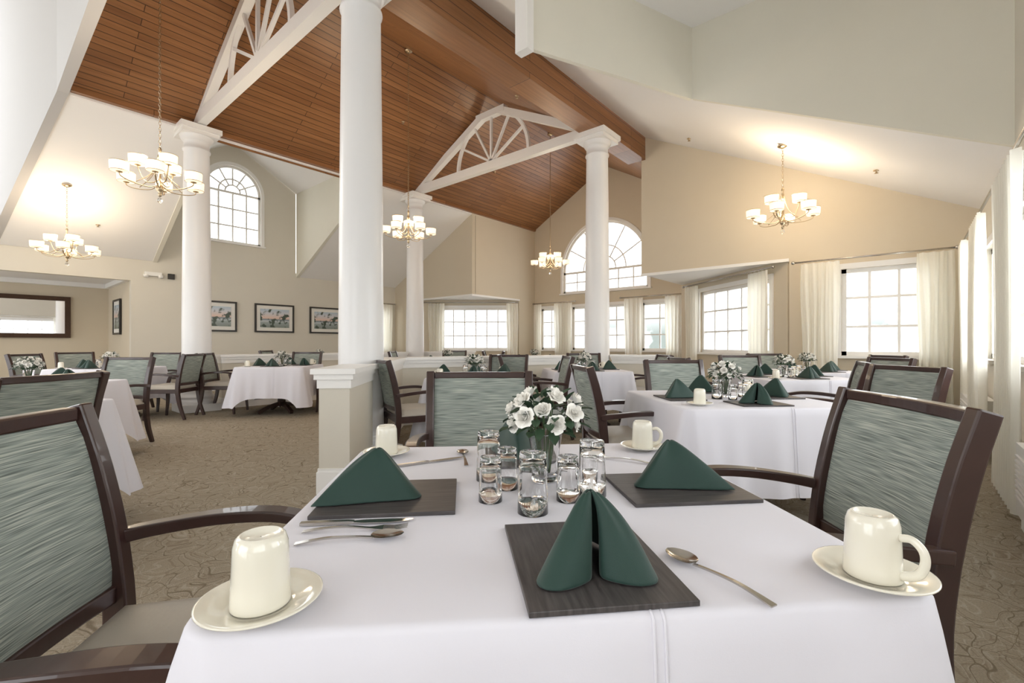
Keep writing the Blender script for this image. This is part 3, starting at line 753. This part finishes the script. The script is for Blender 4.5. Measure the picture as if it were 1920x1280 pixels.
b.box((0,0,0),(w-.15,.03,h-.15),'mirror'); b.obj('wall_mirror',(.52,14.86,1.72),0)
b=MB(); b.box((0,-.04,0),(.3,.07,.08),'plastic')
for s in(-1,1): b.lathe([(.001,-.03),(.04,-.03),(.05,.03),(.001,.035)],'plastic',(s*.13,-.07,-.05),16)
b.obj('emergency_light',(2.62,12.5,2.62))
b=MB(); b.box((0,-.03,0),(.12,.05,.12),'black'); b.obj('wall_speaker',(2.95,12.5,2.6))
b=MB(); b.box((0,0,1.95),(.02,.16,.2),'red'); b.box((-.012,0,1.95),(.005,.08,.1),'plastic')
b.box((0,0,1.68),(.015,.12,.12),'plastic'); b.box((0,0,1.5),(.015,.12,.1),'black'); b.box((0,0,1.32),(.03,.1,.13),'red'); b.box((0,0,1.12),(.015,.12,.1),'plastic')
b.obj('fire_alarm_panel',(11.68,8.98-.02,0))
def sprinkler(u,v,z):
    b=MB(); b.lathe([(.001,0),(.035,0),(.035,-.008),(.012,-.012),(.01,-.035),(.022,-.038),(.022,-.042),(.001,-.042)],'nickel',seg=14); b.obj('sprinkler_head',(u,v,z-.004))
for u,v in ((3.4,5.2),(6.0,5.0),(5.6,7.6),(3.0,7.8),(8.5,7.8)):
    sprinkler(u,v,6.14-.572*abs(v-6.5)+.0)
sprinkler(7.6,.3,zr(.3)); sprinkler(7.9,2.8,zr(2.8)); sprinkler(1.6,11.6,zl(11.6)); sprinkler(6.6,11.2,zl(11.2))

# ------------------------------------------------------------ area lamps added outside the window wall to boost its daylight
for u in (3.78,5.75,7.42):
    l=D.lights.new('window_daylight_boost','AREA'); l.shape='RECTANGLE'; l.size=1.4; l.size_y=1.5; l.energy=60; l.color=(.97,.985,1)
    lo=D.objects.new('window_daylight_boost',l); C.collection.objects.link(lo); lo.location=(u,VR-.75,1.7); lo.rotation_euler=(math.radians(-90),0,math.pi)

# ------------------------------------------------------------ world, camera
w=D.worlds.new('World'); C.scene.world=w; w.use_nodes=True; N=w.node_tree.nodes; L=w.node_tree.links
bg=N['Background']; tc=N.new('ShaderNodeTexCoord'); nz=N.new('ShaderNodeTexNoise'); nz.inputs['Scale'].default_value=9; nz.inputs['Detail'].default_value=7
L.new(tc.outputs['Generated'],nz.inputs['Vector'])
sp=N.new('ShaderNodeSeparateXYZ'); L.new(tc.outputs['Generated'],sp.inputs[0])
m1=N.new('ShaderNodeMapRange'); m1.inputs[1].default_value=.5; m1.inputs[2].default_value=.62; L.new(nz.outputs['Fac'],m1.inputs[0])
m2=N.new('ShaderNodeMapRange'); m2.inputs[1].default_value=.2; m2.inputs[2].default_value=.02; L.new(sp.outputs[2],m2.inputs[0])
mu=N.new('ShaderNodeMath'); mu.operation='MULTIPLY'; L.new(m1.outputs[0],mu.inputs[0]); L.new(m2.outputs[0],mu.inputs[1])
mx=N.new('ShaderNodeMixRGB'); mx.inputs[1].default_value=(.95,.975,1,1); mx.inputs[2].default_value=(.15,.17,.16,1); L.new(mu.outputs[0],mx.inputs[0])
L.new(mx.outputs[0],bg.inputs[0]); bg.inputs[1].default_value=3.5
C.scene.view_settings.view_transform='Standard'
C.scene.view_settings.exposure=0.32
cam=D.cameras.new('camera'); co=D.objects.new('camera',cam); C.collection.objects.link(co)
co.location=(0,0,CAMH); co.rotation_euler=(math.pi/2,0,-(math.pi/2-TH)); cam.sensor_width=36; cam.lens=870/1920*36; cam.shift_y=5/1920; cam.clip_start=.02
C.scene.camera=co
